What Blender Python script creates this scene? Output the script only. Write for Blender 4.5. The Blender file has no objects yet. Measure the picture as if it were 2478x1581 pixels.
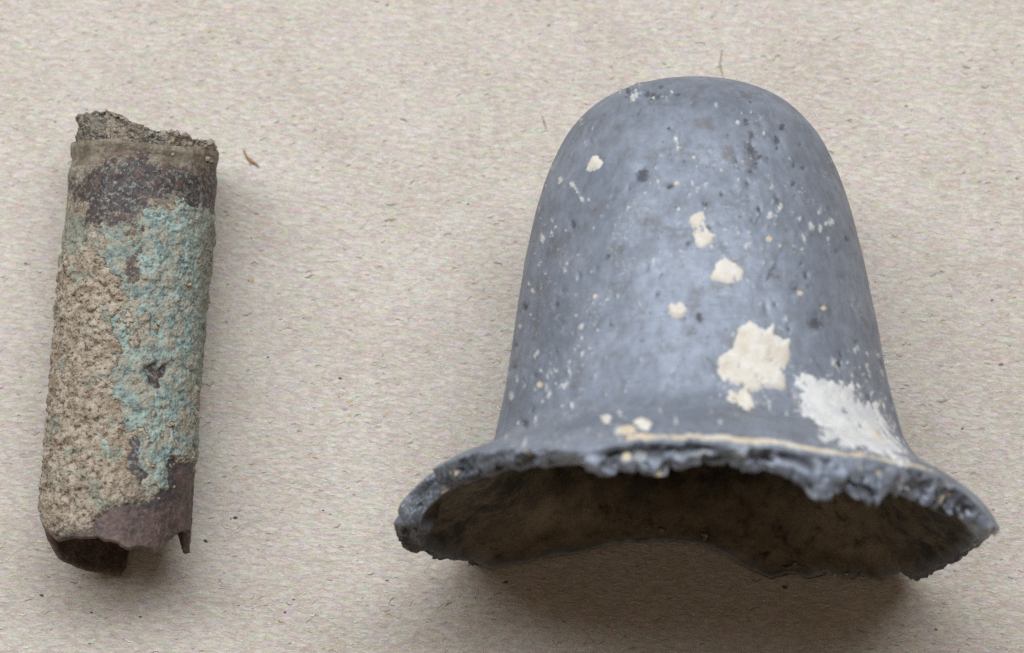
import bpy, math, random
import numpy as np

# ------------------------------------------------------------------ set-up
# All modelling is done in millimetres; MM turns them into metres.
MM = 0.001
scene = bpy.context.scene
COL = scene.collection

# ---- camera: hand-held close-up, standing at the near edge, looking down
CAM_D, CAM_T, PX = 220.0, math.radians(16), 32.0     # distance mm, tilt, photo px per mm
cam_pos = np.array([0, -CAM_D*math.sin(CAM_T), CAM_D*math.cos(CAM_T)])
cam_fw = -cam_pos/CAM_D
cam_rt = np.array([1.0, 0, 0])
cam_up = np.cross(cam_rt, cam_fw)
FPX = PX*CAM_D
cd = bpy.data.cameras.new("camera")
cam = bpy.data.objects.new("camera", cd)
COL.objects.link(cam)
cam.location = cam_pos*MM
cam.rotation_euler = (CAM_T, 0, 0)
cd.sensor_width = 36.0
cd.lens = FPX/2478*36.0
cd.clip_start, cd.clip_end = 0.01, 20.0
cd.dof.use_dof = True
cd.dof.focus_distance = (CAM_D-9)*MM
cd.dof.aperture_fstop = 36
scene.camera = cam

# ---- world: dim warm room light
w = bpy.data.worlds.new("World")
scene.world = w
w.use_nodes = True
bg = w.node_tree.nodes["Background"]
bg.inputs[0].default_value = (1.0, 0.79, 0.59, 1)
bg.inputs[1].default_value = 0.19

# ---- window light from beyond the far edge
def area(name, loc, target, sx, sy, power, col):
    l = bpy.data.lights.new(name, 'AREA')
    l.shape = 'RECTANGLE'; l.size = sx; l.size_y = sy
    l.energy = power; l.color = col
    o = bpy.data.objects.new(name, l)
    COL.objects.link(o)
    o.location = loc
    from mathutils import Vector
    o.rotation_euler = (Vector(target)-Vector(loc)).to_track_quat('-Z', 'Y').to_euler()
    return o
area("window_light", (-0.26, 0.36, 0.76), (-0.26, 0, 0), 1.8, 0.33, 17.0, (0.89, 0.945, 1.0))

scene.view_settings.view_transform = 'Standard'
scene.view_settings.look = 'None'
scene.view_settings.exposure = 0.0
scene.view_settings.gamma = 1.0
scene.view_settings.use_curve_mapping = False
scene.cycles.use_denoising = False

# ------------------------------------------------------------------ maths helpers
def proj(p):
    d = p-cam_pos
    z = d@cam_fw
    return 1239+FPX*(d@cam_rt)/z, 790.5-FPX*(d@cam_up)/z

def on_plane(px, py, z=0.0):
    """photo pixel -> point at height z (mm)"""
    d = cam_fw*FPX+cam_rt*(px-1239)-cam_up*(py-790.5)
    return cam_pos+d*((z-cam_pos[2])/d[2])

K = 1.0295   # notes were taken on a 2407 px wide view of the 2478 px photo

def _hash(ix, iy, iz, seed):
    h = (ix.astype(np.uint32)*np.uint32(374761393) + iy.astype(np.uint32)*np.uint32(668265263)
         + iz.astype(np.uint32)*np.uint32(2147483647) + np.uint32(seed*1274126177 & 0xffffffff))
    h = (h ^ (h >> np.uint32(13)))*np.uint32(1274126177)
    h = (h ^ (h >> np.uint32(16)))*np.uint32(2246822519)
    return ((h ^ (h >> np.uint32(15))) & np.uint32(0xffffff)).astype(np.float32)/np.float32(0xffffff)

def noise(p, scale, seed=0):
    """value noise in -1..1; p (...,3)"""
    q = np.asarray(p, np.float32)*np.float32(1)*np.asarray(scale, np.float32)+np.float32(517.3)
    i = np.floor(q).astype(np.int64)
    f = (q-i).astype(np.float32)
    f = f*f*f*(f*(f*6-15)+10)
    ix, iy, iz = i[..., 0], i[..., 1], i[..., 2]
    fx, fy, fz = f[..., 0], f[..., 1], f[..., 2]
    r = 0
    for dx in (0, 1):
        wx = fx if dx else 1-fx
        for dy in (0, 1):
            wy = fy if dy else 1-fy
            for dz in (0, 1):
                wz = fz if dz else 1-fz
                r = r+wx*wy*wz*_hash(ix+dx, iy+dy, iz+dz, seed)
    return r*2-1

def fbm(p, scale, oct=4, seed=0, gain=0.5):
    r, a, s = 0, 1.0, np.asarray(scale, float)
    tot = 0
    for k in range(oct):
        r = r+a*noise(p, s, seed+k*17)
        tot += a
        a *= gain; s = s*2.03
    return r/tot*1.5

def smooth(a, b, x):
    t = np.clip((x-a)/(b-a), 0, 1)
    return t*t*(3-2*t)

def poly_dist(x, y, poly):
    """signed distance to a polygon in photo px, positive inside"""
    P = np.array(poly, float)
    d = np.full(x.shape, 1e9)
    inside = np.zeros(x.shape, bool)
    n = len(P)
    for i in range(n):
        ax, ay = P[i]; bx, by = P[(i+1) % n]
        ex, ey = bx-ax, by-ay
        t = np.clip(((x-ax)*ex+(y-ay)*ey)/(ex*ex+ey*ey+1e-9), 0, 1)
        d = np.minimum(d, np.hypot(x-ax-t*ex, y-ay-t*ey))
        c = ((ay > y) != (by > y)) & (x < (bx-ax)*(y-ay)/(by-ay+1e-12)+ax)
        inside ^= c
    return np.where(inside, d, -d)

def disp_poly(pts):
    return [(a*K, b*K) for a, b in pts]

def catmull(pts, n):
    P = np.array(pts, float)
    s = np.concatenate([[0], np.cumsum(np.hypot(*np.diff(P, axis=0).T))])
    m = np.gradient(P, s, axis=0)
    t = np.linspace(0, s[-1], n)
    k = np.clip(np.searchsorted(s, t, 'right')-1, 0, len(s)-2)
    h = (s[k+1]-s[k])[:, None]
    u = ((t-s[k])[:, None])/h
    return ((2*u**3-3*u**2+1)*P[k]+(u**3-2*u**2+u)*h*m[k]
            + (-2*u**3+3*u**2)*P[k+1]+(u**3-u**2)*h*m[k+1])

def grid_faces(nr, nc, wrap=True):
    c = np.arange(nc if wrap else nc-1)
    c1 = (c+1) % nc
    r = np.arange(nr-1)[:, None]
    return np.stack([r*nc+c, r*nc+c1, (r+1)*nc+c1, (r+1)*nc+c], -1).reshape(-1, 4)

def grid_normals(V):
    du = np.roll(V, -1, 1)-np.roll(V, 1, 1)
    dv = np.gradient(V, axis=0)
    n = np.cross(du, dv)
    return n/(np.linalg.norm(n, axis=-1, keepdims=True)+1e-12)

def mesh_object(name, verts, faces, mat, parent=None, attrs=None, smooth_shade=True, mats=None, mat_idx=None):
    verts = np.asarray(verts, np.float32).reshape(-1, 3)*MM
    me = bpy.data.meshes.new(name)
    faces = np.asarray(faces, np.int32)
    nf, k = faces.shape
    me.vertices.add(len(verts)); me.vertices.foreach_set("co", verts.ravel())
    me.loops.add(nf*k); me.loops.foreach_set("vertex_index", faces.ravel())
    me.polygons.add(nf)
    me.polygons.foreach_set("loop_start", np.arange(0, nf*k, k, dtype=np.int32))
    me.polygons.foreach_set("loop_total", np.full(nf, k, np.int32))
    me.polygons.foreach_set("use_smooth", np.full(nf, smooth_shade))
    for m in (mats or [mat]):
        me.materials.append(m)
    if mat_idx is not None:
        me.polygons.foreach_set("material_index", np.asarray(mat_idx, np.int32))
    me.update(calc_edges=True)
    for an, av in (attrs or {}).items():
        at = me.attributes.new(an, 'FLOAT', 'POINT')
        at.data.foreach_set("value", np.asarray(av, np.float32).ravel())
    o = bpy.data.objects.new(name, me)
    COL.objects.link(o)
    if parent: o.parent = parent
    return o

def patch(name, V, N, H, mat, parent, sink=0.06, attrs=None):
    """a crust lying on a surface grid V (normals N): thickness field H (mm), kept where H > -sink"""
    nr, nc = H.shape
    F = grid_faces(nr, nc)
    keep = (H.ravel()[F] > -sink*0.9).any(1)
    F = F[keep]
    if len(F) == 0: return None
    ids, inv = np.unique(F, return_inverse=True)
    P = (V+N*np.maximum(H, -sink)[..., None]).reshape(-1, 3)[ids]
    at = {k: v.ravel()[ids] for k, v in (attrs or {}).items()}
    return mesh_object(name, P, inv.reshape(F.shape), mat, parent, at)

# ------------------------------------------------------------------ materials
class Mat:
    def __init__(self, name):
        self.m = bpy.data.materials.new(name)
        self.m.use_nodes = True
        self.t = self.m.node_tree
        self.b = self.t.nodes["Principled BSDF"]
        self.tc = self.n('ShaderNodeTexCoord').outputs['Object']
    def n(self, typ, **kw):
        nd = self.t.nodes.new(typ)
        for k, v in kw.items(): setattr(nd, k, v)
        return nd
    def L(self, a, b): self.t.links.new(a, b)
    def put(self, sock, v):
        if isinstance(v, bpy.types.NodeSocket): self.L(v, sock)
        elif isinstance(v, (tuple, list)) and len(v) == 3 and sock.type == 'RGBA': sock.default_value = (*v, 1)
        else: sock.default_value = v
    def mapped(self, scale, rot=0.0, loc=(0, 0, 0)):
        """object coordinates in millimetres times scale"""
        nd = self.n('ShaderNodeMapping')
        s = scale if isinstance(scale, (tuple, list)) else (scale,)*3
        r = self.n('ShaderNodeMapping')
        r.inputs['Rotation'].default_value = (0, 0, rot)
        r.inputs['Scale'].default_value = (1000,)*3
        r.inputs['Location'].default_value = loc
        self.L(self.tc, r.inputs['Vector'])
        nd.inputs['Scale'].default_value = s
        self.L(r.outputs[0], nd.inputs['Vector'])
        return nd.outputs[0]
    def noise(self, scale, detail=3, rough=0.55, rot=0.0, distort=0.0, loc=(0, 0, 0), out=0):
        nd = self.n('ShaderNodeTexNoise')
        self.L(self.mapped(scale, rot, loc), nd.inputs['Vector'])
        nd.inputs['Scale'].default_value = 1
        nd.inputs['Detail'].default_value = detail
        nd.inputs['Roughness'].default_value = rough
        nd.inputs['Distortion'].default_value = distort
        return nd.outputs[out]
    def voronoi(self, scale, feature='F1', rot=0.0):
        nd = self.n('ShaderNodeTexVoronoi', feature=feature)
        self.L(self.mapped(scale, rot), nd.inputs['Vector'])
        nd.inputs['Scale'].default_value = 1
        return nd.outputs['Distance']
    def ramp(self, f, a, b, lo=0.0, hi=1.0):
        nd = self.n('ShaderNodeMapRange', interpolation_type='SMOOTHSTEP')
        self.put(nd.inputs['Value'], f)
        nd.inputs['From Min'].default_value = a; nd.inputs['From Max'].default_value = b
        nd.inputs['To Min'].default_value = lo; nd.inputs['To Max'].default_value = hi
        return nd.outputs[0]
    def math(self, op, a, b=0.0, clamp=False):
        nd = self.n('ShaderNodeMath', operation=op, use_clamp=clamp)
        self.put(nd.inputs[0], a); self.put(nd.inputs[1], b)
        return nd.outputs[0]
    def mix(self, f, a, b, blend='MIX'):
        nd = self.n('ShaderNodeMix', data_type='RGBA', blend_type=blend)
        self.put(nd.inputs[0], f); self.put(nd.inputs[6], a); self.put(nd.inputs[7], b)
        return nd.outputs[2]
    def attr(self, name):
        return self.n('ShaderNodeAttribute', attribute_name=name).outputs['Fac']
    def bump(self, h, dist_mm, strength=1.0, prev=None):
        nd = self.n('ShaderNodeBump')
        nd.inputs['Distance'].default_value = dist_mm*MM
        nd.inputs['Strength'].default_value = strength
        self.L(h, nd.inputs['Height'])
        if prev is not None: self.L(prev, nd.inputs['Normal'])
        return nd.outputs[0]
    def done(self, color=None, rough=0.6, spec=0.5, metal=0.0, normal=None):
        b = self.b
        if color is not None: self.put(b.inputs['Base Color'], color)
        self.put(b.inputs['Roughness'], rough)
        self.put(b.inputs['Specular IOR Level'], spec)
        self.put(b.inputs['Metallic'], metal)
        if normal is not None: self.L(normal, b.inputs['Normal'])
        return self.m

def mat_card():
    m = Mat("grey_cardboard")
    rot = 0.10
    n1 = m.noise((1.3, 3.6, 1), 6, 0.66, rot, 0.9)
    n2 = m.noise((3.0, 9.0, 1), 3, 0.6, rot, 0.8, (7, 3, 0))
    nb = m.noise((0.12, 0.16, 1), 3, 0.5, rot)
    colr = m.noise((1.0, 2.6, 1), 3, 0.6, rot, 0.4, (31, 9, 0), out=1)
    base = m.mix(m.ramp(nb, 0.32, 0.68), (0.530, 0.467, 0.396), (0.590, 0.530, 0.466))
    base = m.mix(m.ramp(n1, 0.30, 0.70), m.mix(1.0, base, (0.78, 0.76, 0.74), 'MULTIPLY'), m.mix(0.35, base, (0.72, 0.67, 0.61)))
    base = m.mix(0.40, base, colr, 'SOFT_LIGHT')
    # pale fibre flecks, dark flecks, brownish and reddish flecks in the pulp
    base = m.mix(m.math('MULTIPLY', m.ramp(n2, 0.58, 0.70), 0.75), base, (0.74, 0.71, 0.68))
    n3 = m.noise((2.0, 6.0, 1), 2, 0.5, -0.15, 0.5, (3, 51, 0))
    base = m.mix(m.math('MULTIPLY', m.ramp(n3, 0.64, 0.76), 0.55), base, (0.20, 0.17, 0.15))
    n4 = m.noise((0.9, 2.0, 1), 3, 0.6, 0.2, 0.3, (13, 77, 0))
    base = m.mix(m.math('MULTIPLY', m.ramp(n4, 0.64, 0.76), 0.5), base, (0.46, 0.30, 0.15))
    n5 = m.noise((1.3, 3.0, 1), 3, 0.6, -0.1, 0.3, (83, 17, 0))
    base = m.mix(m.math('MULTIPLY', m.ramp(n5, 0.64, 0.76), 0.4), base, (0.50, 0.27, 0.22))
    h = m.math('ADD', m.math('MULTIPLY', n1, 1.0), m.math('MULTIPLY', n2, 0.45))
    nm = m.bump(h, 0.16, 0.8)
    nm = m.bump(m.noise((7, 16, 1), 2, 0.6, rot), 0.035, 0.8, nm)
    return m.done(base, 0.85, 0.25, 0.0, nm)

def mat_plain(name, col, rough=0.8, var=0.25, scale=4.0, bump=0.03):
    m = Mat(name)
    n = m.noise(scale, 4, 0.6)
    dark = tuple(c*(1-var) for c in col)
    lite = tuple(min(1, c*(1+var)) for c in col)
    return m.done(m.mix(m.ramp(n, 0.3, 0.7), dark, lite), rough, 0.3, 0.0, m.bump(n, bump))

def mat_lead():
    m = Mat("weathered_lead")
    big = m.noise(0.22, 4, 0.6)
    mid = m.noise((1.3, 0.7, 1.3), 6, 0.7)
    fine = m.noise(6.0, 3, 0.6)
    col = m.mix(m.ramp(big, 0.35, 0.68), (0.183, 0.206, 0.250), (0.232, 0.258, 0.310))
    col = m.mix(m.ramp(mid, 0.34, 0.68), m.mix(1, col, (0.84, 0.83, 0.82), 'MULTIPLY'), m.mix(1, col, (1.10, 1.11, 1.13), 'MULTIPLY'))
    # brownish grime film, with fairly sharp borders
    g = m.noise(0.55, 7, 0.72, loc=(9, 4, 2))
    col = m.mix(m.math('MULTIPLY', m.ramp(g, 0.54, 0.64), 0.45), col, (0.130, 0.112, 0.098))
    # pinholes
    pin = m.noise(3.2, 2, 0.5, loc=(3, 5, 1))
    pinm = m.ramp(pin, 0.70, 0.78)
    col = m.mix(m.math('MULTIPLY', pinm, 0.65), col, (0.06, 0.056, 0.055))
    # turned lines and handling scratches
    sc = m.noise((0.25, 11, 0.25), 3, 0.6)
    scm = m.ramp(sc, 0.64, 0.72)
    sc2 = m.noise((9, 0.5, 4), 3, 0.55, 0.35)
    scm2 = m.math('MULTIPLY', m.ramp(sc2, 0.66, 0.74), m.ramp(big, 0.45, 0.6))
    scr = m.math('MAXIMUM', scm, scm2)
    col = m.mix(m.math('MULTIPLY', scr, 0.28), col, (0.42, 0.45, 0.52))
    # masks from the surface
    wh = m.math('ADD', m.attr("white"), m.math('MULTIPLY', m.math('SUBTRACT', m.noise(4.5, 4, 0.7), 0.5), 2.2))
    whm = m.ramp(wh, 0.45, 0.85)
    tn = m.math('ADD', m.attr("tan"), m.math('MULTIPLY', m.math('SUBTRACT', m.noise(3.5, 3, 0.65), 0.5), 0.7))
    tnm = m.ramp(tn, 0.42, 0.62)
    dk = m.math('ADD', m.attr("dark"), m.math('MULTIPLY', m.math('SUBTRACT', m.noise(4.5, 5, 0.75), 0.5), 2.0))
    dkm = m.ramp(dk, 0.42, 0.80)
    soil = m.attr("soil")
    flo = m.attr("floor")  # tan soil near the mouth; inward fade to shade painted into the colour
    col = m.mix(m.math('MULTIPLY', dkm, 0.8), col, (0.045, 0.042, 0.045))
    sm = m.noise(0.45, 7, 0.72, loc=(2, 8, 5))
    scol = m.mix(m.ramp(sm, 0.42, 0.60), (0.034, 0.029, 0.023), (0.120, 0.096, 0.064))
    scol = m.mix(m.math('MULTIPLY', flo, m.ramp(m.noise(0.8, 6, 0.7, loc=(5, 5, 5)), 0.30, 0.52)), scol, m.mix(m.ramp(fine, 0.3, 0.7), (0.30, 0.235, 0.155), (0.44, 0.36, 0.26)))
    col = m.mix(soil, col, scol)
    col = m.mix(tnm, col, m.mix(m.ramp(fine, 0.35, 0.7), (0.46, 0.37, 0.25), (0.60, 0.52, 0.40)))
    col = m.mix(m.math('MULTIPLY', whm, 0.72), col, m.mix(m.ramp(fine, 0.35, 0.7), (0.50, 0.48, 0.44), (0.66, 0.65, 0.62)))
    matte = m.math('MAXIMUM', m.math('MAXIMUM', whm, tnm), m.math('MAXIMUM', soil, m.math('MULTIPLY', dkm, 0.7)))
    rough = m.ramp(matte, 0, 1, 0.56, 0.9)
    rough = m.math('ADD', rough, m.math('MULTIPLY', m.math('SUBTRACT', g, 0.5), 0.5), True)
    metal = m.ramp(matte, 0, 1, 0.32, 0.0)
    nm = m.bump(mid, 0.05, 0.6)
    nm = m.bump(m.math('ADD', m.math('MULTIPLY', pinm, -1.0), m.math('MULTIPLY', scr, -0.3)), 0.05, 0.8, nm)
    nm = m.bump(fine, 0.02, 0.7, nm)
    return m.done(col, rough, 0.5, metal, nm)

def mat_lime(name, c1, c2):
    m = Mat(name)
    a = m.noise(0.8, 4, 0.6)
    f = m.noise(5.0, 4, 0.65)
    col = m.mix(m.ramp(a, 0.35, 0.65), c1, c2)
    col = m.mix(m.math('MULTIPLY', m.ramp(f, 0.60, 0.72), 0.45), col, (0.40, 0.34, 0.25))
    col = m.mix(m.math('MULTIPLY', m.ramp(m.noise(1.6, 5, 0.7, loc=(3, 3, 3)), 0.56, 0.66), 0.35), col, (0.42, 0.42, 0.43))
    return m.done(col, 0.9, 0.2, 0.0, m.bump(f, 0.06, 0.8))

def mat_copper():
    m = Mat("corroded_copper")
    a = m.noise(0.5, 5, 0.65)
    f = m.noise(3.0, 4, 0.65)
    col = m.mix(m.ramp(a, 0.35, 0.66), (0.050, 0.034, 0.031), (0.112, 0.067, 0.058))
    col = m.mix(m.math('MULTIPLY', m.ramp(f, 0.55, 0.75), 0.55), col, (0.175, 0.088, 0.062))
    d = m.attr("dark")
    dk = m.ramp(m.math('ADD', d, m.math('MULTIPLY', m.math('SUBTRACT', f, 0.5), 0.8)), 0.35, 0.7)
    col = m.mix(m.math('MULTIPLY', dk, 0.9), col, (0.040, 0.034, 0.036))
    ol = m.ramp(m.math('ADD', m.attr("olive"), m.math('MULTIPLY', m.math('SUBTRACT', f, 0.5), 0.7)), 0.35, 0.65)
    col = m.mix(m.math('MULTIPLY', ol, 0.85), col, m.mix(m.ramp(a, 0.4, 0.6), (0.125, 0.10, 0.068), (0.255, 0.215, 0.15)))
    sp = m.attr("speck")
    s1 = m.ramp(m.noise(2.6, 5, 0.72, loc=(4, 2, 9)), 0.50, 0.62)
    col = m.mix(m.math('MULTIPLY', m.math('MULTIPLY', s1, sp), 0.8), col, m.mix(m.ramp(a, 0.4, 0.6), (0.21, 0.185, 0.14), (0.20, 0.225, 0.205)))
    s2 = m.ramp(m.noise(4.5, 4, 0.7, loc=(14, 6, 1)), 0.57, 0.68)
    col = m.mix(m.math('MULTIPLY', m.math('MULTIPLY', s2, sp), 0.7), col, (0.40, 0.35, 0.27))
    s3 = m.ramp(m.noise(1.2, 4, 0.65, loc=(1, 6, 21)), 0.52, 0.62)
    col = m.mix(m.math('MULTIPLY', m.math('MULTIPLY', s3, sp), 0.6), col, (0.115, 0.065, 0.045))
    nm = m.bump(m.noise(1.6, 5, 0.65), 0.14, 0.8)
    return m.done(col, 0.6, 0.4, 0.1, m.bump(f, 0.05, 0.7, nm))

def mat_soil():
    m = Mat("soil_crust")
    a = m.noise(0.9, 4, 0.6)
    g = m.noise((2.6, 3.1, 2.6), 5, 0.70)
    f = m.noise(7.0, 3, 0.65)
    col = m.mix(m.ramp(a, 0.35, 0.65), (0.33, 0.26, 0.19), (0.49, 0.42, 0.33))
    col = m.mix(m.ramp(g, 0.50, 0.36), col, (0.105, 0.066, 0.048))
    col = m.mix(m.math('MULTIPLY', m.ramp(f, 0.58, 0.72), 0.75), col, (0.62, 0.55, 0.44))
    col = m.mix(m.math('MULTIPLY', m.ramp(m.noise(1.3, 6, 0.7, loc=(8, 8, 1)), 0.53, 0.64), 0.7), col, (0.17, 0.115, 0.08))
    col = m.mix(m.math('MULTIPLY', m.ramp(m.noise(1.1, 6, 0.7, loc=(2, 18, 1)), 0.58, 0.68), 0.55), col, (0.24, 0.26, 0.20))
    col = m.mix(m.math('MULTIPLY', m.attr("verd"), m.ramp(g, 0.35, 0.6)), col, (0.22, 0.285, 0.235))
    col = m.mix(m.math('MULTIPLY', m.attr("dark"), m.ramp(f, 0.7, 0.35)), col, (0.075, 0.070, 0.066))
    nm = m.bump(g, 0.26, 0.9)
    return m.done(col, 0.92, 0.2, 0.0, m.bump(f, 0.08, 0.8, nm))

def mat_verd():
    m = Mat("verdigris_crust")
    a = m.noise(0.7, 4, 0.62)
    g = m.noise(2.6, 4, 0.66)
    f = m.noise(6.0, 3, 0.65)
    col = m.mix(m.ramp(a, 0.34, 0.66), (0.19, 0.235, 0.215), (0.32, 0.40, 0.36))
    col = m.mix(m.math('MULTIPLY', m.ramp(g, 0.54, 0.70), 0.65), col, (0.42, 0.56, 0.50))
    col = m.mix(m.math('MULTIPLY', m.ramp(g, 0.48, 0.36), 0.8), col, (0.075, 0.082, 0.088))
    s = m.noise(0.9, 4, 0.65, loc=(5, 1, 7))
    col = m.mix(m.math('MULTIPLY', m.ramp(s, 0.43, 0.60), 0.75), col, m.mix(m.ramp(f, 0.3, 0.7), (0.26, 0.21, 0.15), (0.43, 0.38, 0.29)))
    col = m.mix(m.math('MULTIPLY', m.ramp(f, 0.64, 0.76), 0.5), col, (0.50, 0.54, 0.49))
    col = m.mix(m.math('MULTIPLY', m.attr("olive"), 0.75), col, (0.21, 0.195, 0.15))  # painted shade on the right flank
    nm = m.bump(g, 0.26, 1.0)
    return m.done(col, 0.85, 0.25, 0.0, m.bump(f, 0.06, 0.8, nm))

M_CARD = mat_card()
M_LEAD = mat_lead()
M_LIME = mat_lime("cream_lime", (0.55, 0.49, 0.41), (0.62, 0.59, 0.54))
M_WHITE = mat_lime("white_lime", (0.62, 0.61, 0.59), (0.50, 0.50, 0.51))
M_COPPER = mat_copper()
M_SOIL = mat_soil()
M_VERD = mat_verd()

# ------------------------------------------------------------------ setting: the cardboard
def build_card():
    nx, ny, hx, hy = 3, 3, 260.0, 220.0
    t = 1.6
    top = [(-hx, -hy, 0), (hx, -hy, 0), (hx, hy, 0), (-hx, hy, 0)]
    bot = [(x, y, -t) for x, y, z in top]
    V = np.array(top+bot)
    F = [(0, 1, 2, 3), (7, 6, 5, 4), (0, 4, 5, 1), (1, 5, 6, 2), (2, 6, 7, 3), (3, 7, 4, 0)]
    o = mesh_object("cardboard", V, F, M_CARD, smooth_shade=False)
    o["kind"] = "structure"
    o["label"] = "pale tan recycled cardboard sheet with pressed fibres under both objects"
    return o
card = build_card()

def fibre_geo(rng, length, r, bend, rise):
    n = 7
    t = np.linspace(-0.5, 0.5, n)
    ph, b2 = rng.uniform(0, 6.28), rng.uniform(-bend, bend)
    P = np.stack([t*length, length*(b2*(t*t-0.08)+0.05*bend*np.sin(6*t+ph)), rise*np.cos(t*3.1)], -1)
    P[:, 2] -= 0.0
    V = []
    for i in range(n):
        tp = P[min(i+1, n-1)]-P[max(i-1, 0)]
        tp = tp/np.linalg.norm(tp)
        s = np.cross(tp, (0, 0, 1)); s /= np.linalg.norm(s)
        u = np.cross(s, tp)
        rr = r*(0.35+0.65*math.cos((i/(n-1)-0.5)*2.6))
        for a in (0, 1.5708, 3.1416, 4.7124):
            V.append(P[i]+rr*(math.cos(a)*s+0.6*math.sin(a)*u))
    return np.array(V), grid_faces(n, 4)

def build_fibres():
    rng = random.Random(5)
    fm = [mat_plain("fibre_dark", (0.20, 0.18, 0.17)), mat_plain("fibre_brown", (0.38, 0.28, 0.19)),
          mat_plain("fibre_pale", (0.72, 0.70, 0.66)), mat_plain("fibre_grey", (0.38, 0.35, 0.33)),
          mat_plain("fibre_rust", (0.45, 0.29, 0.22))]
    wts = [0.03, 0.24, 0.50, 0.16, 0.07]
    protos = []
    for mi, mt in enumerate(fm):
        for k in range(4):
            V, F = fibre_geo(rng, rng.uniform(0.3, 0.85), rng.uniform(0.03, 0.055), 1.0, 0.012)
            me = mesh_object("fibre", V, F, mt)
            protos.append((mi, me.data)); bpy.data.objects.remove(me)
    hx, hy = 39.0, 27.0
    for k in range(260):
        mi = rng.choices(range(5), wts)[0]
        data = rng.choice([d for i, d in protos if i == mi])
        o = bpy.data.objects.new("fibre", data)
        COL.objects.link(o); o.parent = card
        o.location = (rng.uniform(-hx, hx)*MM, rng.uniform(-hy, hy+2)*MM, 0.012*MM)
        s = rng.uniform(0.6, 1.3)
        o.scale = (s, s, s)
        o.rotation_euler = (0, 0, 0.1+rng.gauss(0, 0.35))
    # the rest of the fine surface fibres
    VV, FF, MI, off = [], [], [], 0
    for k in range(7000):
        V, F = fibre_geo(rng, rng.uniform(0.18, 0.6), rng.uniform(0.018, 0.036), 1.0, 0.02)
        a = 0.1+rng.gauss(0, 0.30)
        c, s = math.cos(a), math.sin(a)
        V = V@np.array([[c, s, 0], [-s, c, 0], [0, 0, 1]])+np.array([rng.uniform(-60, 60), rng.uniform(-45, 48), 0.006])
        VV.append(V); FF.append(F+off); off += len(V)
        MI += [rng.choices(range(5), [0.03, 0.15, 0.65, 0.12, 0.05])[0]]*len(F)
    o = mesh_object("surface_fibres", np.concatenate(VV), np.concatenate(FF), None, card, mats=fm, mat_idx=MI)
    o["kind"] = "stuff"
build_fibres()

# ------------------------------------------------------------------ the lead bell
BELL_X = 13.0

def bell_axis_z(y):
    return 12.4-0.05*y

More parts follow.
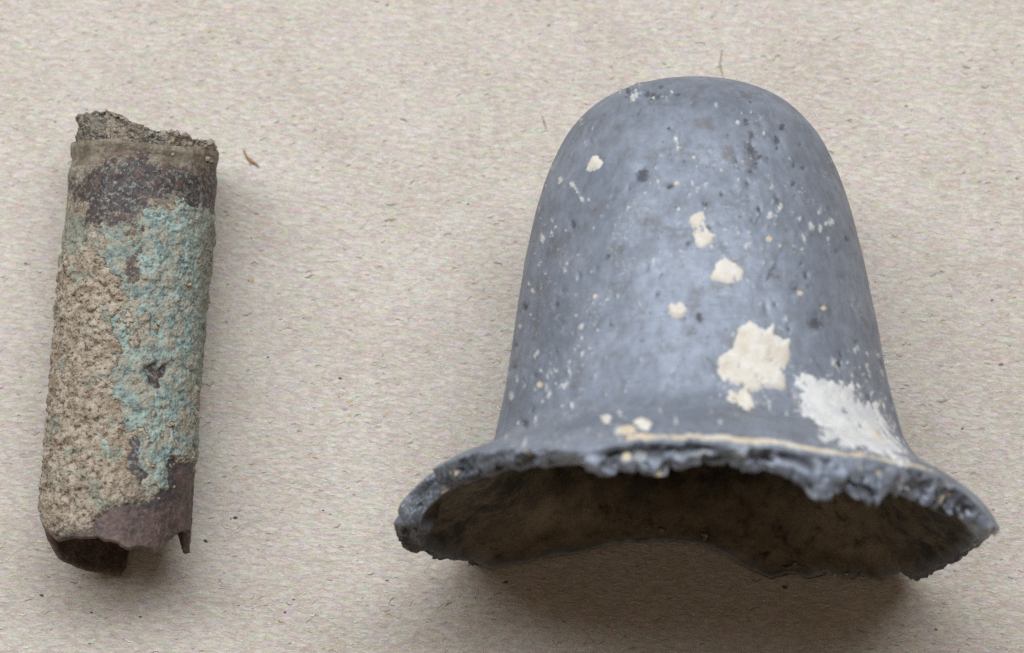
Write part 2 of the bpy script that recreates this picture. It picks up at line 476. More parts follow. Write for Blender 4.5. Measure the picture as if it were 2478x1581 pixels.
def build_bell():
    root = bpy.data.objects.new("lead_bell", None)
    COL.objects.link(root)
    root.location = (BELL_X*MM, 0, 0)
    root["label"] = "blue-grey lead bell with flared broken rim, lying on its side"
    root["category"] = "bell"

    prof = catmull([(14.35, 0), (14.25, 2.4), (13.85, 4.75), (12.75, 7.1), (10.6, 9.1), (8.1, 10.3), (5.6, 11.1), (1.73, 11.95),
                    (-3.3, 12.75), (-8.6, 13.5), (-10.8, 13.95), (-12.7, 14.5), (-13.6, 15.2), (-14.5, 16.9), (-15.7, 19.2),
                    (-17.3, 20.7), (-18.7, 21.4), (-20.5, 21.8)], 900)
    py_, pr_ = prof[:, 0], prof[:, 1]
    d = np.gradient(prof, axis=0)
    nn = np.stack([-d[:, 1], d[:, 0]], -1)     # left normal
    nn /= np.linalg.norm(nn, axis=1, keepdims=True)
    if nn[400, 1] < 0: nn = -nn                # outward (+r)
    S = np.concatenate([[0], np.cumsum(np.hypot(*np.diff(prof, axis=0).T))])
    TH = 1.7
    inn = prof-nn*TH                           # inner skin
    inn[:, 1] = np.maximum(inn[:, 1], 0)
    NC = 1000
    th = np.linspace(0, 2*np.pi, NC, endpoint=False)
    ct, st = np.cos(th), np.sin(th)
    def place(y, r, c, s):
        x = BELL_X+r*c*np.where(c > 0, 1-0.022*smooth(16, 20, r)*c, 1.0)
        y = y-np.where(c > 0, 1.5, 0.75)*np.clip(c, -0.25, 1)*smooth(13.9, 17.0, r)
        # the body tapers a little unevenly
        z = bell_axis_z(y)+r*s
        return np.stack(np.broadcast_arrays(x, y, z), -1)
    # -- where the rim ends, per direction: fitted to the outline of the broken edge
    crest = np.array([(940, 1215), (963, 1212), (985, 1185), (1014, 1158), (1060, 1130), (1110, 1108), (1163, 1098), (1235, 1090), (1290, 1097), (1338, 1090), (1400, 1088), (1450, 1083),
                      (1544, 1071), (1650, 1068), (1750, 1071), (1850, 1082), (1956, 1096), (2060, 1112), (2162, 1128), (2215, 1137),
                      (2290, 1160), (2340, 1195), (2380, 1240), (2410, 1275)], float)
    low = np.array([(940, 1262), (985, 1258), (1020, 1226), (1063, 1185), (1100, 1176), (1126, 1166), (1186, 1164), (1225, 1140), (1269, 1153), (1300, 1120), (1319, 1126), (1378, 1106),
                    (1400, 1136), (1418, 1140), (1451, 1149), (1551, 1153), (1651, 1149), (1719, 1137), (1760, 1128), (1800, 1150), (1891, 1164), (1932, 1188), (1977, 1211),
                    (2028, 1214), (2050, 1200), (2063, 1221), (2131, 1224), (2149, 1199), (2200, 1214), (2252, 1230), (2303, 1248), (2355, 1288),
                    (2385, 1330), (2410, 1345)], float)
    def fit(pf, line, dflt):
        out = np.array(dflt, float)
        m = pf[:, 0] < -11.5
        idx = np.where(m)[0]
        for k in range(NC):
            if st[k] < 0.10: continue
            P = place(pf[idx, 0], pf[idx, 1], ct[k], st[k])
            X, Y = proj(P)
            f = Y-np.interp(X, line[:, 0], line[:, 1])
            j = np.where((f[:-1] <= 0) & (f[1:] > 0))[0]
            if len(j): out[k] = S[idx[j[0]]]
            elif f[-1] <= 0: out[k] = S[idx[-1]]
        return out
    s_at = lambda y: np.interp(-y, -py_, S)
    # lower half: y of the edge as function of x on the ground
    gx = np.array([-12, -8, -4, -2.6, -0.7, 2, 4.7, 6.0, 8.0, 12.5, 14.5, 16.4, 18, 19.3, 21, 22.5, 24, 25.5, 27, 28, 30.0, 30.6, 32, 34, 36]) 
    gy = np.array([-18.9, -18.7, -18.0, -18.5, -18.0, -17.3, -16.7, -16.2, -15.8, -15.7, -16.2, -17.2, -18.3, -19.2, -18.7, -19.1, -18.5, -19.1, -18.7, -19.2, -18.6, -19.4, -19.2, -19.0, -18.9])
    gyk = 0.62+np.interp(BELL_X+21*ct, gx, gy)+np.where(ct > 0, 1.5, 0.75)*np.clip(ct, -0.25, 1)
    base = s_at(gyk)
    so = fit(prof, crest, base)
    si = fit(inn, low, base+0.2)
    # blend the fitted upper rim into the lower rim
    bl = smooth(0.10, 0.30, st)
    so = base+(so-base)*bl
    si = (base+0.25)+(si-base-0.25)*bl
    def cyc_smooth(a, n):
        k = np.hanning(n+2)[1:-1]; k /= k.sum()
        return np.convolve(np.concatenate([a[-n:], a, a[:n]]), k, 'same')[n:-n]
    so = cyc_smooth(so, 9)
    si = cyc_smooth(si, 5)
    ring = np.stack([ct*21, st*21, 0*ct], -1)
    so = so+0.14*fbm(ring, 0.8, 4, 3)+0.45*fbm(ring, 0.9, 4, 8, .6)*smooth(-0.15, -0.4, st)
    si = si+0.30*fbm(ring, 0.7, 4, 9)*smooth(-0.2, 0.5, st)+0.16*fbm(ring, 1.6, 3, 12)
    chip = smooth(0.10, 0.22, fbm(ring, 0.55, 3, 13))*0.55+smooth(0.25, 0.32, fbm(ring, 1.3, 3, 14))*0.4
    si = si-chip*smooth(0.1, 0.4, st)
    so = so-(smooth(0.22, 0.32, fbm(ring, 0.8, 3, 15))*0.30)*smooth(0.1, 0.4, st)*smooth(0.15, -0.2, ct)
    si = np.maximum(si, so-0.5)
    si = np.minimum(si, S[-1])
    so = np.minimum(so, S[-1])
    # -- outer skin
    NO = 420
    v = np.linspace(0, 1, NO)**0.94
    s = v[:, None]*so[None]
    Yo = np.interp(s, S, py_); Ro = np.interp(s, S, pr_)
    # notch at the left tip, dents
    dth = np.abs(((th-np.pi+np.pi) % (2*np.pi))-np.pi)
    VO = place(Yo, Ro, ct, st)
    # -- rim break (between outer and inner edge)
    NR = 34
    u = np.linspace(0, 1, NR+2)[1:-1, None]
    Yi1 = np.interp(si, S, inn[:, 0]); Ri1 = np.interp(si, S, inn[:, 1])
    Yc = Yo[-1]*(1-u)+Yi1*u
    Rc = Ro[-1]*(1-u)+Ri1*u
    bulge = np.sin(np.pi*u)**0.7*0.45
    VC = place(Yc-bulge*0.8, Rc+bulge*0.5, ct, st)
    # -- inner skin back to the crown
    NI = 150
    v2 = np.linspace(1, 0, NI)
    s2 = v2[:, None]*si[None]
    VI = place(np.interp(s2, S, inn[:, 0]), np.interp(s2, S, inn[:, 1]), ct, st)
    V = np.concatenate([VO, VC, VI])
    isO = np.zeros(V.shape[:2]); isO[:NO] = 1
    isC = np.zeros(V.shape[:2]); isC[NO:NO+NR] = 1
    isI = np.zeros(V.shape[:2]); isI[NO+NR:] = 1
    # the two lobes at the left tip
    ang = np.degrees(th)
    nt = np.exp(-((ang-176)/2.2)**2)
    edge = smooth(-16.2, -18.5, V[..., 1])
    V[..., 0] += nt[None]*edge*1.2
    # flattened underside resting on the card
    under = np.where(isI > 0, 1.1, np.where(isC > 0, 0.55, 0.0))
    sft = 0.6
    z = V[..., 2]-under
    V[..., 2] = under+np.where(z > 4*sft, z, sft*np.log1p(np.exp(np.clip(z/sft, -30, 30))))
    N = grid_normals(V)
    # make normals point outwards (away from wall centre)
    if (N[200, 250]*np.array([ct[250], 0, st[250]])).sum() < 0: N = -N
    V[..., 2] += 0.02
    # -- relief
    PXx, PXy = proj(V)
    facing = ((N*(cam_pos-V)).sum(-1) > 0) & (isO > 0)
    def blob(cx, cy, rx, ry, a=0.0):
        dx, dy = PXx-cx*K, PXy-cy*K
        c, s_ = math.cos(a), math.sin(a)
        q = ((dx*c+dy*s_)/(rx*K))**2+((-dx*s_+dy*c)/(ry*K))**2
        return np.where(facing, np.exp(-q), 0)
    wob = fbm(V, 1.2, 4, 21)
    white = np.zeros(V.shape[:2]); dark = np.zeros_like(white); tan = np.zeros_like(white)
    pits = [(1510, 412, 20, 22, 0), (1575, 437, 15, 12, 0), (1768, 352, 14, 34, -0.6), (1785, 370, 12, 10, 0), (1918, 762, 24, 20, 0),
            (1755, 285, 12, 16, 0), (1440, 466, 8, 6, 0), (1535, 225, 26, 14, 0.3), (1812, 640, 14, 50, 0.5), (1580, 535, 45, 4, -0.05),
            (1955, 365, 8, 14, 0), (1445, 505, 7, 5, 0), (1655, 362, 14, 6, 0), (1360, 650, 6, 8, 0), (1325, 682, 9, 9, 0), (1700, 575, 14, 10, 0),
            (1980, 760, 18, 12, 0), (2045, 940, 10, 30, -.3), (1300, 800, 30, 50, 0), (1860, 690, 10, 10, 0), (1395, 840, 10, 10, 0)]
    amp = [1, .8, .9, .9, .9, .7, .6, .8, .6, .55, .6, .6, .45, .6, .7, .5, .5, .7, .35, .5, .5]
    prng = random.Random(4)
    for cx_, cy_, sx_, sy_, n_ in [(1600, 420, 120, 60, 9), (1850, 650, 90, 120, 12), (1320, 750, 60, 110, 10), (1960, 800, 60, 110, 10), (1530, 230, 40, 15, 9), (1780, 330, 30, 50, 9), (1700, 560, 150, 150, 16), (1500, 600, 120, 160, 10), (1830, 450, 60, 60, 8), (1250, 880, 40, 60, 8)]:
        for _ in range(n_):
            r_ = prng.uniform(4, 11)
            pits.append((prng.gauss(cx_, sx_), prng.gauss(cy_, sy_), r_*prng.uniform(.6, 1.2), r_*prng.uniform(.7, 1.8), prng.uniform(-.6, .6)))
            amp.append(prng.uniform(.5, 1.0))
    for (a, b, c, d_, e), k in zip(pits, amp):
        dark = np.maximum(dark, k*blob(a, b, c, d_, e))
    rng = random.Random(11)
    # clusters of white flecks: centre, spread, number, size
    for cx, cy, sx, sy, n, rr in [(1300, 780, 55, 75, 46, 6), (1300, 890, 55, 35, 26, 7), (1330, 430, 12, 30, 5, 8), (1275, 525, 10, 30, 5, 9),
                                  (1920, 545, 35, 40, 16, 8), (1790, 515, 22, 16, 8, 8), (1990, 850, 40, 40, 16, 7), (2060, 870, 15, 60, 12, 7),
                                  (1700, 440, 60, 40, 12, 6), (1640, 450, 50, 70, 18, 6), (1700, 560, 60, 60, 16, 6), (1960, 360, 12, 40, 7, 6),
                                  (1530, 215, 50, 16, 14, 7), (1480, 1000, 60, 20, 9, 9), (1380, 330, 30, 40, 6, 5), (1780, 275, 26, 20, 6, 6),
                                  (1560, 600, 200, 200, 60, 5), (1850, 700, 100, 150, 18, 5), (2030, 950, 40, 60, 20, 8), (1600, 900, 150, 90, 14, 5),
                                  (1350, 560, 40, 60, 10, 5), (1200, 1010, 30, 25, 6, 7), (2100, 1040, 20, 30, 10, 8), (1790, 950, 30, 14, 5, 8)]:
        for _ in range(n):
            r = rr*rng.uniform(0.5, 1.5)
            white = np.maximum(white, rng.uniform(0.55, 1.0)*blob(rng.gauss(cx, sx), rng.gauss(cy, sy), r*rng.uniform(.5, 1), r*rng.uniform(.8, 2.0), rng.uniform(-.5, .5)))
    for a, b, c, d_ in [(1808, 562, 9, 8), (1475, 1012, 26, 14), (1880, 690, 7, 7), (1520, 995, 12, 10), (1160, 1000, 8, 20), (1400, 695, 6, 5), (1590, 430, 8, 6), (1270, 905, 9, 9), (1935, 725, 7, 6)]:
        tan = np.maximum(tan, blob(a, b, c, d_))
    # bruise-bright scuffs along the crown of the body
    scuff = fbm(V, (0.5, 0.5, 0.5), 4, 77)
    white = np.maximum(white, 0.40*smooth(0.15, 0.7, scuff)*isO)
    for pl_, k_ in [([(1840, 860), (1990, 890), (2090, 930), (2120, 1030), (2160, 1100), (2050, 1085), (1930, 1030), (1870, 970)], 0.55),
                    ([(1680, 760), (1870, 760), (1870, 930), (1790, 980), (1690, 940)], 0.42),
                    ([(1640, 480), (1700, 480), (1770, 640), (1700, 700), (1640, 600)], 0.40), ([(1180, 1015), (1420, 1010), (1560, 1030), (1760, 1040), (1560, 1050), (1180, 1060)], 0.42),
                    ([(1200, 660), (1400, 650), (1420, 880), (1260, 950), (1190, 860)], 0.30)]:
        dd_ = poly_dist(PXx[:NO], PXy[:NO], disp_poly(pl_))
        white[:NO] = np.maximum(white[:NO], k_*smooth(-15, 25, dd_+40*fbm(V[:NO], 1.0, 5, 79, .65))*facing[:NO])
    # dirt line along the crest of the rim
    sd = np.zeros_like(white)
    sd[:NO] = (so[None]-s)
    X0 = PXx
    cl = np.exp(-((sd-0.45)/0.42)**2)*isO*smooth(0.25, 0.5, st)[None]*smooth(1420*1.0, 1560, X0)*(1-smooth(2230, 2300, X0))
    tan = np.maximum(tan, cl*(0.72+0.25*fbm(V, 0.8, 3, 31)))
    white = np.maximum(white, cl*(0.45+0.4*fbm(V, 0.6, 3, 35)))
    # broken rim face
    capn = fbm(V, 0.9, 4, 41)
    # recess below the crest
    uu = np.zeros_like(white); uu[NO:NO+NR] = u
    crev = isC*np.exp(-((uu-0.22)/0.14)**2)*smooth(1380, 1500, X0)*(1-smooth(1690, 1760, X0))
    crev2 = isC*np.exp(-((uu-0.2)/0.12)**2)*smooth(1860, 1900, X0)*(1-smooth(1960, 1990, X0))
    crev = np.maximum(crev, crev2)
    dark = np.maximum(dark, crev)  # shade of the recess also painted through the dark mask
    dark = np.maximum(dark, isC*smooth(0.0, 0.35, fbm(V, 0.75, 3, 64))*0.72)
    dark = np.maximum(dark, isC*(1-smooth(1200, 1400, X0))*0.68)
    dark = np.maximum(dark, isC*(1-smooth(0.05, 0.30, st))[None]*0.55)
    white = np.maximum(white, isC*(0.06+0.12*smooth(1300, 1420, X0)+smooth(0.1, 0.8, capn)*0.45))
    tan = np.maximum(tan, isC*smooth(0.45, 0.9, fbm(V, 0.8, 3, 57))*0.7)
    soil = isI*1.0
    soil = np.maximum(soil, isC*smooth(0.25, -0.2, st)[None]*0.7)
    soil[NO+NR:NO+NR+6] *= np.linspace(0.3, 1, 6)[:, None]
    # displacement
    h = isO*(0.04*fbm(V, 0.30, 2, 61)+0.012*fbm(V, 2.0, 3, 62))-0.17*dark*isO*(0.7+0.8*wob)
    h += white*isO*0.05
    rimz = np.zeros_like(h)
    rimz[:NO] = smooth(1.2, 0.0, so[None]-s)
    h += rimz*isO*0.08*fbm(V, 0.9, 3, 63)
    # keep the skin closed where it meets the break
    h += isC*((0.30*fbm(V, 0.6, 3, 65)-0.45*smooth(0.15, 0.35, fbm(V, 0.75, 3, 64)))*np.sin(np.pi*np.clip(uu, 0, 1))+0.09*fbm(V, 2.4, 3, 66)-0.55*crev)
    h += isI*0.18*fbm(V, 0.6, 4, 67)
    # roughness of crown top left (scar)
    h += blob(1530, 222, 45, 22, .2)*0.35*fbm(V, 1.3, 3, 68)
    VD = V+N*h[..., None]
    VD[..., 2] = np.maximum(VD[..., 2], 0.015)
    off = np.array([BELL_X, 0, 0])
    F = grid_faces(V.shape[0], NC)
    mesh_object("shell", VD-off, F, M_LEAD, root, {"white": white, "dark": dark, "tan": tan, "soil": soil, "floor": np.maximum(isI, isC)*smooth(-0.35, -0.75, st)[None]*smooth(-11.5, -15.5, V[..., 1])*0.45})  # floor: tan soil at the mouth, shade deeper in put into the colour

    # -- lime deposits on the outside, each a raised crust of its own
    N2 = grid_normals(VD)
    if (N2[200, 250]*N[200, 250]).sum() < 0: N2 = -N2
    fo = slice(0, NO)
    Vp, Np = VD[fo]-off, N2[fo]
    X, Y = PXx[fo], PXy[fo]
    fc = facing[fo]
    ed = 9*fbm(V[fo], 1.1, 4, 71)+5*fbm(V[fo], 3.2, 3, 72)
    pols = [
        ("lime_patch", M_LIME, [(1622, 512), (1650, 500), (1665, 540), (1684, 555), (1665, 580), (1638, 582), (1630, 550)], 0.10, 0.6),
        ("lime_patch", M_LIME, [(1680, 620), (1705, 608), (1747, 635), (1740, 657), (1710, 668), (1675, 656)], 0.12, 0.6),
        ("lime_patch", M_LIME, [(1572, 718), (1585, 709), (1604, 712), (1614, 730), (1606, 744), (1590, 747), (1574, 738)], 0.16, 0.25),
        ("lime_patch", M_LIME, [(1735, 775), (1760, 758), (1790, 772), (1800, 780), (1817, 762), (1822, 788), (1840, 800), (1858, 797), (1858, 830), (1846, 870),
                                (1850, 917), (1815, 912), (1785, 915), (1765, 925), (1772, 958), (1755, 966), (1703, 932), (1718, 920), (1742, 926), (1738, 906), (1700, 895), (1685, 870),
                                (1690, 840), (1725, 815)], 0.16, 0.5),
        ("white_patch", M_WHITE, [(1862, 893), (1905, 880), (1965, 898), (2010, 905), (2040, 925), (2075, 945), (2085, 990), (2110, 1040), (2165, 1105), (2110, 1096), (2050, 1076),
                                  (1985, 1056), (1925, 1010), (1896, 980), (1880, 940)], 0.05, 2.2),
        ("lime_patch", M_LIME, [(1372, 402), (1392, 366), (1405, 368), (1415, 385), (1405, 398), (1390, 404)], 0.14, 0.5),
        ("lime_patch", M_LIME, [(2035, 1005), (2052, 1005), (2082, 1035), (2075, 1050), (2050, 1040)], 0.1, 0.6),
        ("lime_patch", M_LIME, [(1412, 978), (1430, 972), (1440, 984), (1428, 996), (1412, 992)], 0.1, 0.6),
        ("lime_patch", M_LIME, [(1490, 985), (1508, 978), (1530, 996), (1520, 1012), (1498, 1008)], 0.1, 0.8),
    ]
    for nm, mt, pl, hh, rg in pols:
        dd = poly_dist(X, Y, disp_poly(pl))+ed*rg
        if nm == "white_patch":
            # flaked away towards the right
            ln = (X-1905*K)*0.80-(Y-890*K)*0.60
            dd = np.minimum(dd, 26)-np.maximum(0, 30*smooth(30, 170, ln)+40*fbm(V[fo], (1.5, .8, 1.5), 5, 81, .65)*smooth(-60, 60, ln))-40*np.maximum(0, fbm(V[fo], 1.8, 5, 83, .65)-0.05)
        if nm == "lime_patch":
            dd = np.minimum(dd, 15)-34*np.maximum(0, fbm(V[fo], 2.1, 5, 87, .65)-0.24)
        H = np.where(dd > 0, hh*(1-np.exp(-dd/6))*(1+0.5*wob[fo])+0.015, dd*0.012)
        H = np.where(fc, H, -1)
        patch(nm, Vp, Np, H, mt, root)
    # deposits on the broken rim
    return root
build_bell()

# ------------------------------------------------------------------ the corroded tube
def build_tube():
    root = bpy.data.objects.new("corroded_tube", None)
    COL.objects.link(root)
    off = np.array([-28.0, 0, 0])
    root.location = off*MM
    root["label"] = "narrow copper tube crusted with soil and green verdigris, jagged at its near end"
    root["category"] = "tube"
    R0 = 5.35
    NC = 620
    th = np.linspace(0, 2*np.pi, NC, endpoint=False)
    ct, st = np.cos(th), np.sin(th)
    cx = lambda y: np.interp(y, [-20, -15.25, -8, 0, 5, 9, 14], [-28.55, -28.5, -28.35, -28.0, -27.75, -27.58, -27.55])
    rad = lambda y: np.interp(y, [-20, -17, -14, -8, 0, 8, 10, 12, 14], [5.2, 5.3, 5.35, 5.2, 5.25, 5.42, 5.48, 5.45, 5.3])
    def place(y, c, s, inset=0.0):
        r = rad(y)-inset
        return np.stack([cx(y)+r*c, np.broadcast_to(y, np.shape(r*c)), 5.35+r*s], -1)
    top = np.array([(100, 345), (165, 350), (200, 342), (240, 337), (290, 338), (340, 345), (420, 353), (470, 360), (525, 368), (560, 372)], float)
    lip = np.array([(80, 1270), (106, 1277), (134, 1307), (170, 1299), (237, 1299), (288, 1313), (309, 1328), (330, 1322), (350, 1324), (381, 1334), (396, 1323),
                    (417, 1302), (440, 1284), (463, 1283), (500, 1283)], float)
    ys = np.linspace(16, -22, 1500)
    y0 = np.full(NC, 12.2); y1 = np.full(NC, -17.0)
    a = np.degrees(th)
    low = np.interp(a, [0, 8, 170, 180, 195, 210, 225, 240, 255, 266, 270, 276, 300, 316, 330, 342, 350, 360],
                    [-17.6, -16.4, -16.2, -16.6, -17.5, -18.4, -18.7, -18.9, -19.0, -19.15, -18.5, -14.5, -13, -15.4, -16.9, -17.9, -18.3, -17.6])
    for k in range(NC):
        P = place(ys, ct[k], st[k])
        X, Y = proj(P)
        f = Y-np.interp(X, top[:, 0], top[:, 1])
        if st[k] > 0.05:
            j = np.where((f[:-1] <= 0) & (f[1:] > 0))[0]
            if len(j): y0[k] = ys[j[0]]
        f = Y-np.interp(X, lip[:, 0], lip[:, 1])
        j = np.where((f[:-1] <= 0) & (f[1:] > 0))[0]
        y1[k] = ys[j[0]] if (st[k] > 0.08 and len(j)) else low[k]
    ring = np.stack([ct*5.4, st*5.4, 0*ct], -1)
    y0 = y0+0.10*fbm(ring, 1.2, 4, 3)
    y1 = y1+0.07*fbm(ring, 1.6, 4, 5)
    NO, NI, NR = 460, 120, 5
    v = np.linspace(0, 1, NO)[:, None]
    Yo = y0+(y1-y0)*v
    VO = place(Yo, ct, st)
    TH = 0.5
    u = np.linspace(0, 1, NR+2)[1:-1, None]
    VR1 = place(y1-0.10*np.sin(np.pi*u), ct, st, TH*u)
    v2 = np.linspace(1, 0, NI)[:, None]
    VI = place(y0+(y1-y0)*v2, ct, st, TH)
    VR0 = place(y0+0.10*np.sin(np.pi*u), ct, st, TH*(1-u))
    V = np.concatenate([VO, VR1, VI, VR0])
    nr = V.shape[0]
    isO = np.zeros((nr, NC)); isO[:NO] = 1
    N = grid_normals(V)
    if (N[200, 155]*np.array([0, 0, 1])).sum() < 0: N = -N
    PXx, PXy = proj(V)
    def region(pl, soft=14, ns=1.0, seed=0, sc=0.9):
        dd = poly_dist(PXx, PXy, disp_poly(pl))+ns*(16*fbm(V, sc, 4, seed)+8*fbm(V, 2.6, 3, seed+5))
        return dd
    upf = isO*(N[..., 2] > -0.2)
    dtop = region([(170, 440), (205, 400), (250, 385), (340, 380), (430, 395), (540, 410), (540, 520), (500, 505), (440, 480), (400, 470), (350, 480), (318, 545), (240, 540), (205, 520), (195, 470)], ns=1.7, seed=11)-4
    cop = region([(60, 1420), (120, 1262), (215, 1240), (270, 1195), (330, 1172), (372, 1168), (398, 1140), (398, 1085), (442, 1078), (480, 1120), (480, 1420)], ns=1.3, seed=21)-7
    bare2 = region([(295, 600), (330, 595), (330, 660), (300, 668), (285, 640)], ns=0.9, seed=23)-3
    dspot = region([(345, 868), (362, 862), (372, 872), (382, 866), (380, 882), (368, 888), (372, 905), (360, 903), (352, 885)], ns=0.45, seed=25)+2
    dspot2 = region([(308, 1030), (330, 1040), (325, 1090), (345, 1120), (330, 1135), (308, 1100)], ns=0.8, seed=26)
    dark = smooth(-30, 26, dtop)*0.85
    dark = np.maximum(dark, smooth(-14, 6, dspot))
    dark = np.maximum(dark, smooth(-14, 6, dspot2))
    # dark fringe where the crust ends above bare metal
    dark = np.maximum(dark, np.exp(-((cop-6)/14)**2)*0.75*smooth(200, 330, PXx))
    dark = np.maximum(dark, (1-isO)*0.25)
    # groove below the far end
    g1 = np.exp(-((Yo-(y0-0.05))/0.18)**2)
    topb = np.zeros_like(dark); topb[:NO] = smooth(4.6, 1.2, y0-Yo)
    olive = np.maximum(topb*0.9, smooth(430*K, 500*K, PXx)*(1-smooth(1000, 1080, PXy))*0.8)*(1-0.9*smooth(-34, 8, dtop))*isO+(1-isO)*0.45  # olive far-end band and inside; right flank's shade put into the colour
    h = isO*(0.05*fbm(V, 0.5, 3, 31)+0.05*fbm(V, 2.2, 3, 32))
    h[:NO] += 0.10*np.exp(-((y0-Yo-0.35)/0.25)**2)-0.10*np.exp(-((y0-Yo-1.3)/0.5)**2)
    h += (1-isO)*0.03*fbm(V, 2.0, 3, 33)
    h -= 0.10*smooth(-14, 6, dspot)
    V2 = V+N*h[..., None]
    V2[..., 2] = np.maximum(V2[..., 2], 0.01)
    F = grid_faces(nr, NC)
    F = np.concatenate([F, grid_faces(2, NC)*0+np.stack([(nr-1)*NC+np.arange(NC), (nr-1)*NC+(np.arange(NC)+1) % NC, (np.arange(NC)+1) % NC, np.arange(NC)], -1)])
    mesh_object("shell", V2-off, F, M_COPPER, root, {"dark": dark, "olive": olive, "speck": np.maximum(smooth(-10, -60, cop), 0.28)*isO})

    N2 = grid_normals(V2)
    if (N2[200, 155]*N[200, 155]).sum() < 0: N2 = -N2
    fo = slice(0, NO)
    Vp, Np, Vn = V2[fo]-off, N2[fo], V[fo]
    X, Y = PXx[fo], PXy[fo]
    bare = np.maximum.reduce([dtop[fo], cop[fo], bare2[fo], dspot[fo], dspot2[fo]])
    grn = poly_dist(X, Y, disp_poly([(225, 545), (260, 515), (300, 560), (330, 490), (440, 470), (520, 480), (520, 1090), (402, 1085), (385, 1155), (335, 1150), (310, 1050), (280, 960), (265, 860), (262, 790), (300, 700),
                                     (300, 660), (240, 620)]))+38*fbm(Vn, 0.75, 5, 41, .7)+20*fbm(Vn, 2.2, 3, 42)
    gsp = poly_dist(X, Y, disp_poly([(230, 1020), (255, 1030), (270, 1075), (250, 1085), (232, 1050)]))+12*fbm(Vn, 1.4, 4, 43)
    gtl = poly_dist(X, Y, disp_poly([(155, 500), (200, 510), (215, 545), (190, 590), (155, 600)]))+14*fbm(Vn, 1.0, 4, 44)
    grn = np.minimum(grn, 30)-75*np.maximum(0, fbm(Vn, (0.75, 0.5, 0.75), 5, 46, .65)-0.12)
    green = np.maximum.reduce([grn, gsp])
    ends = np.minimum((y0-Yo-1.9)*30, (Yo-y1-0.15)*30)
    up = (Np[..., 2] > -0.75)
    rough1 = fbm(Vn, 1.1, 5, 51, 0.6); rough2 = fbm(Vn, 2.6, 4, 52, 0.6)
    # soil: everywhere that is not bare and not green
    dsoil = np.minimum.reduce([-bare-4, -green+10, ends])
    H = np.where(dsoil > 0, (0.05+0.24*smooth(470*K, 640*K, Y))*(1-np.exp(-dsoil/12))*(1+0.75*rough1+0.55*rough2), dsoil*0.012)
    H = np.where(up, H, -1)
    patch("soil_crust", Vp, Np, H, M_SOIL, root, attrs={"verd": np.maximum(smooth(-12, 10, gtl)*0.8, 0.75*smooth(0.28, 0.45, fbm(Vn, 0.9, 5, 58, .65))), "dark": np.maximum(smooth(45, 0, -bare)*0.75*smooth(1100*K, 1180*K, Y), smooth(60, 0, -dtop[fo])*0.7)})
    dg = np.minimum.reduce([green, -bare-2, ends])
    Hg = np.where(dg > 0, 0.20*(1-np.exp(-dg/10))*(1+0.7*rough1+0.5*rough2)+0.03, dg*0.012)
    Hg = np.where(up, Hg, -1)
    patch("verdigris_crust", Vp, Np, Hg, M_VERD, root, attrs={"olive": smooth(432*K, 485*K, X)})  # shade of the right flank painted in as olive

    # -- lump of soil stuck in the far end
    far = np.array([(100, 330), (165, 309), (176, 298), (190, 283), (232, 273), (265, 272), (299, 279), (312, 292), (322, 309), (345, 314), (381, 319), (415, 330), (453, 335), (490, 340), (515, 347), (530, 362), (560, 372)], float)
    NP = 150
    ys2 = np.linspace(20, 9, 900)
    ye = np.full(NC, 12.6)
    for k in range(NC):
        s_ = max(st[k], -1)
        P = place(ys2, ct[k]*0.97, s_*0.86)
        X2, Y2 = proj(P)
        f = Y2-np.interp(X2, far[:, 0], far[:, 1])
        j = np.where((f[:-1] <= 0) & (f[1:] > 0))[0]
        if len(j) and st[k] > 0.0: ye[k] = ys2[j[0]]
    nb = (st < 0.02)
    ye[nb] = np.interp(ct[nb], [-1, 1], [14.6, 13.0])
    kk = np.hanning(27)[1:-1]; kk /= kk.sum()
    ye = np.convolve(np.concatenate([ye[-25:], ye, ye[:25]]), kk, 'same')[25:-25]
    ye = np.maximum(ye, y0-0.2)
    t = np.linspace(0, 1, 70)[:, None]
    yb = y0-0.9
    VA = place(yb+(ye-yb)*t, ct, st, 0.30+0.0*t)          # side of the lump
    q = np.linspace(0, 1, 60)[1:, None]
    yc = ye.mean()-1.2
    rr = 1-q
    VB = np.stack([cx(ye)+(rad(ye)-0.30)*rr*ct, ye+(yc-ye)*q**2*0.6+0*ct, 5.35+(rad(ye)-0.30)*rr*st], -1)
    VL = np.concatenate([VA, VB])
    NL = grid_normals(VL)
    if (NL[20, 155]*np.array([0, 0, 1])).sum() < 0: NL = -NL
    hl = 0.45*fbm(VL, 0.8, 5, 91, 0.6)+0.18*fbm(VL, 2.4, 4, 92, 0.6)
    VL2 = VL+NL*hl[..., None]
    VL2[..., 2] = np.maximum(VL2[..., 2], 0.05)
    X3, Y3 = proj(VL)
    mesh_object("soil_plug", VL2-off, grid_faces(VL.shape[0], NC), M_SOIL, root,
                {"dark": np.maximum(0.95*smooth(-0.1, 0.4, fbm(VL, 0.6, 4, 95)), 0.45+smooth(330, 200, X3)*0.3), "verd": 0.35*smooth(0, .6, fbm(VL, .7, 3, 96))})
    return root
build_tube()

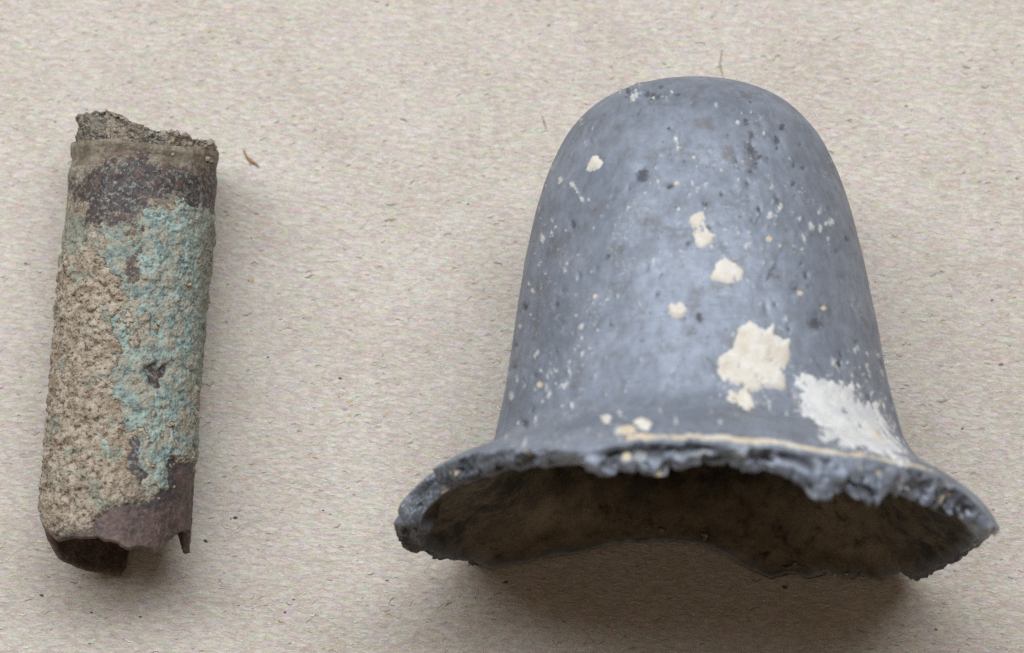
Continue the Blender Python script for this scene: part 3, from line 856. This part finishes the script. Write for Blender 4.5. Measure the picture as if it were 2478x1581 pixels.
# ------------------------------------------------------------------ loose scraps on the card
def strand(name, pts_px, radii, mat, label, cat, lift=0.06):
    """a short bent piece of plant lying on the card, drawn through photo points"""
    P = np.array([on_plane(a*K, b*K, lift) for a, b in pts_px])
    c = P.mean(0); c[2] = 0
    n = 28
    i = np.linspace(0, len(P)-1, n)
    Q = np.stack([np.interp(i, range(len(P)), P[:, k]) for k in range(3)], -1)
    r = np.interp(i, range(len(P)), radii)
    V = []
    for k in range(n):
        tp = Q[min(k+1, n-1)]-Q[max(k-1, 0)]
        tp /= np.linalg.norm(tp)
        s = np.cross(tp, (0, 0, 1)); s /= np.linalg.norm(s)
        uq = np.cross(s, tp)
        for a in np.linspace(0, 2*np.pi, 8, endpoint=False):
            V.append(Q[k]+r[k]*(math.cos(a)*s+0.7*math.sin(a)*uq))
    V = np.array(V)
    V = V+0.35*r.mean()*np.stack([noise(V, 3.0, s_) for s_ in (1, 2, 3)], -1)
    V[:, 2] -= V[:, 2].min()-0.005
    o = mesh_object(name, V-c, grid_faces(n, 8), mat)
    o.location = c*MM
    o["label"] = label; o["category"] = cat
    return o
M_SCRAP = mat_plain("plant_scrap", (0.30, 0.17, 0.08), 0.7, 0.4, 5.0, 0.05)
strand("plant_scrap", [(572, 350), (578, 368), (590, 378), (608, 390)], [0.04, 0.07, 0.15, 0.05], M_SCRAP,
       "small brown plant scrap on the cardboard, right of the tube's far end", "scrap", 0.2)
strand("plant_hair", [(1273, 272), (1280, 290), (1284, 303)], [0.03, 0.055, 0.03], M_SCRAP,
       "thin brown hair on the cardboard, left of the bell's crown", "hair", 0.05)
strand("plant_stalk", [(1697, 118), (1692, 150), (1700, 185)], [0.03, 0.05, 0.04], mat_plain("stalk", (0.33, 0.26, 0.17)),
       "fine pale brown stalk just beyond the top of the bell", "stalk", 0.05)

# ------------------------------------------------------------------ grit pressed into the card
def build_grit():
    rng = random.Random(8)
    mats = [mat_plain("grit_dark", (0.10, 0.095, 0.10)), mat_plain("grit_rust", (0.30, 0.17, 0.12)), mat_plain("grit_ochre", (0.50, 0.38, 0.22), var=0.15)]
    spots = [(130, 287, 4, 0), (553, 1217, 7, 0), (543, 1220, 3, 0), (483, 1272, 6, 0), (99, 1400, 5, 0), (1845, 1381, 7, 0), (1188, 1369, 6, 0),
             (2353, 857, 6, 1), (2332, 706, 4, 0), (2262, 1008, 4, 0), (1500, 1330, 3, 0), (1040, 1240, 3, 0), (670, 1440, 4, 0), (690, 1410, 4, 0),
             (590, 660, 8, 2), (800, 930, 9, 2), (822, 944, 7, 2), (905, 975, 6, 2), (800, 890, 5, 0), (910, 12, 5, 1), (490, 72, 8, 2), (365, 140, 7, 2),
             (1650, 20, 4, 0), (2130, 250, 4, 0), (1100, 480, 4, 0), (760, 1200, 4, 0), (910, 1365, 4, 0), (2200, 1480, 4, 0), (60, 620, 4, 0), (1000, 150, 4, 1),
             (215, 1440, 4, 0), (330, 1450, 4, 0), (590, 560, 3, 0), (630, 840, 4, 0), (2390, 420, 4, 0), (1290, 60, 4, 0)]
    for x, y, r, k in spots:
        p = on_plane(x*K, y*K, 0.0)
        n = 8
        th = np.linspace(0, 2*np.pi, n, endpoint=False)
        rr = r*K/PX*rng.uniform(0.6, 0.8)
        flat = 0.12 if k == 2 else 0.5
        V = []
        for f, z in ((0.55, -0.02), (1.0, 0.15*flat), (0.8, 0.6*flat), (0.25, 0.9*flat)):
            for a in th:
                q = f*rr*rng.uniform(0.7, 1.25)
                V.append((q*1.35*math.cos(a), q*0.8*math.sin(a), z*rr*rng.uniform(0.7, 1.2)))
        o = mesh_object("grit", np.array(V), grid_faces(4, n), mats[k], card)
        o.location = p*MM
        o.rotation_euler = (0, 0, rng.uniform(-0.5, 0.7))
build_grit()
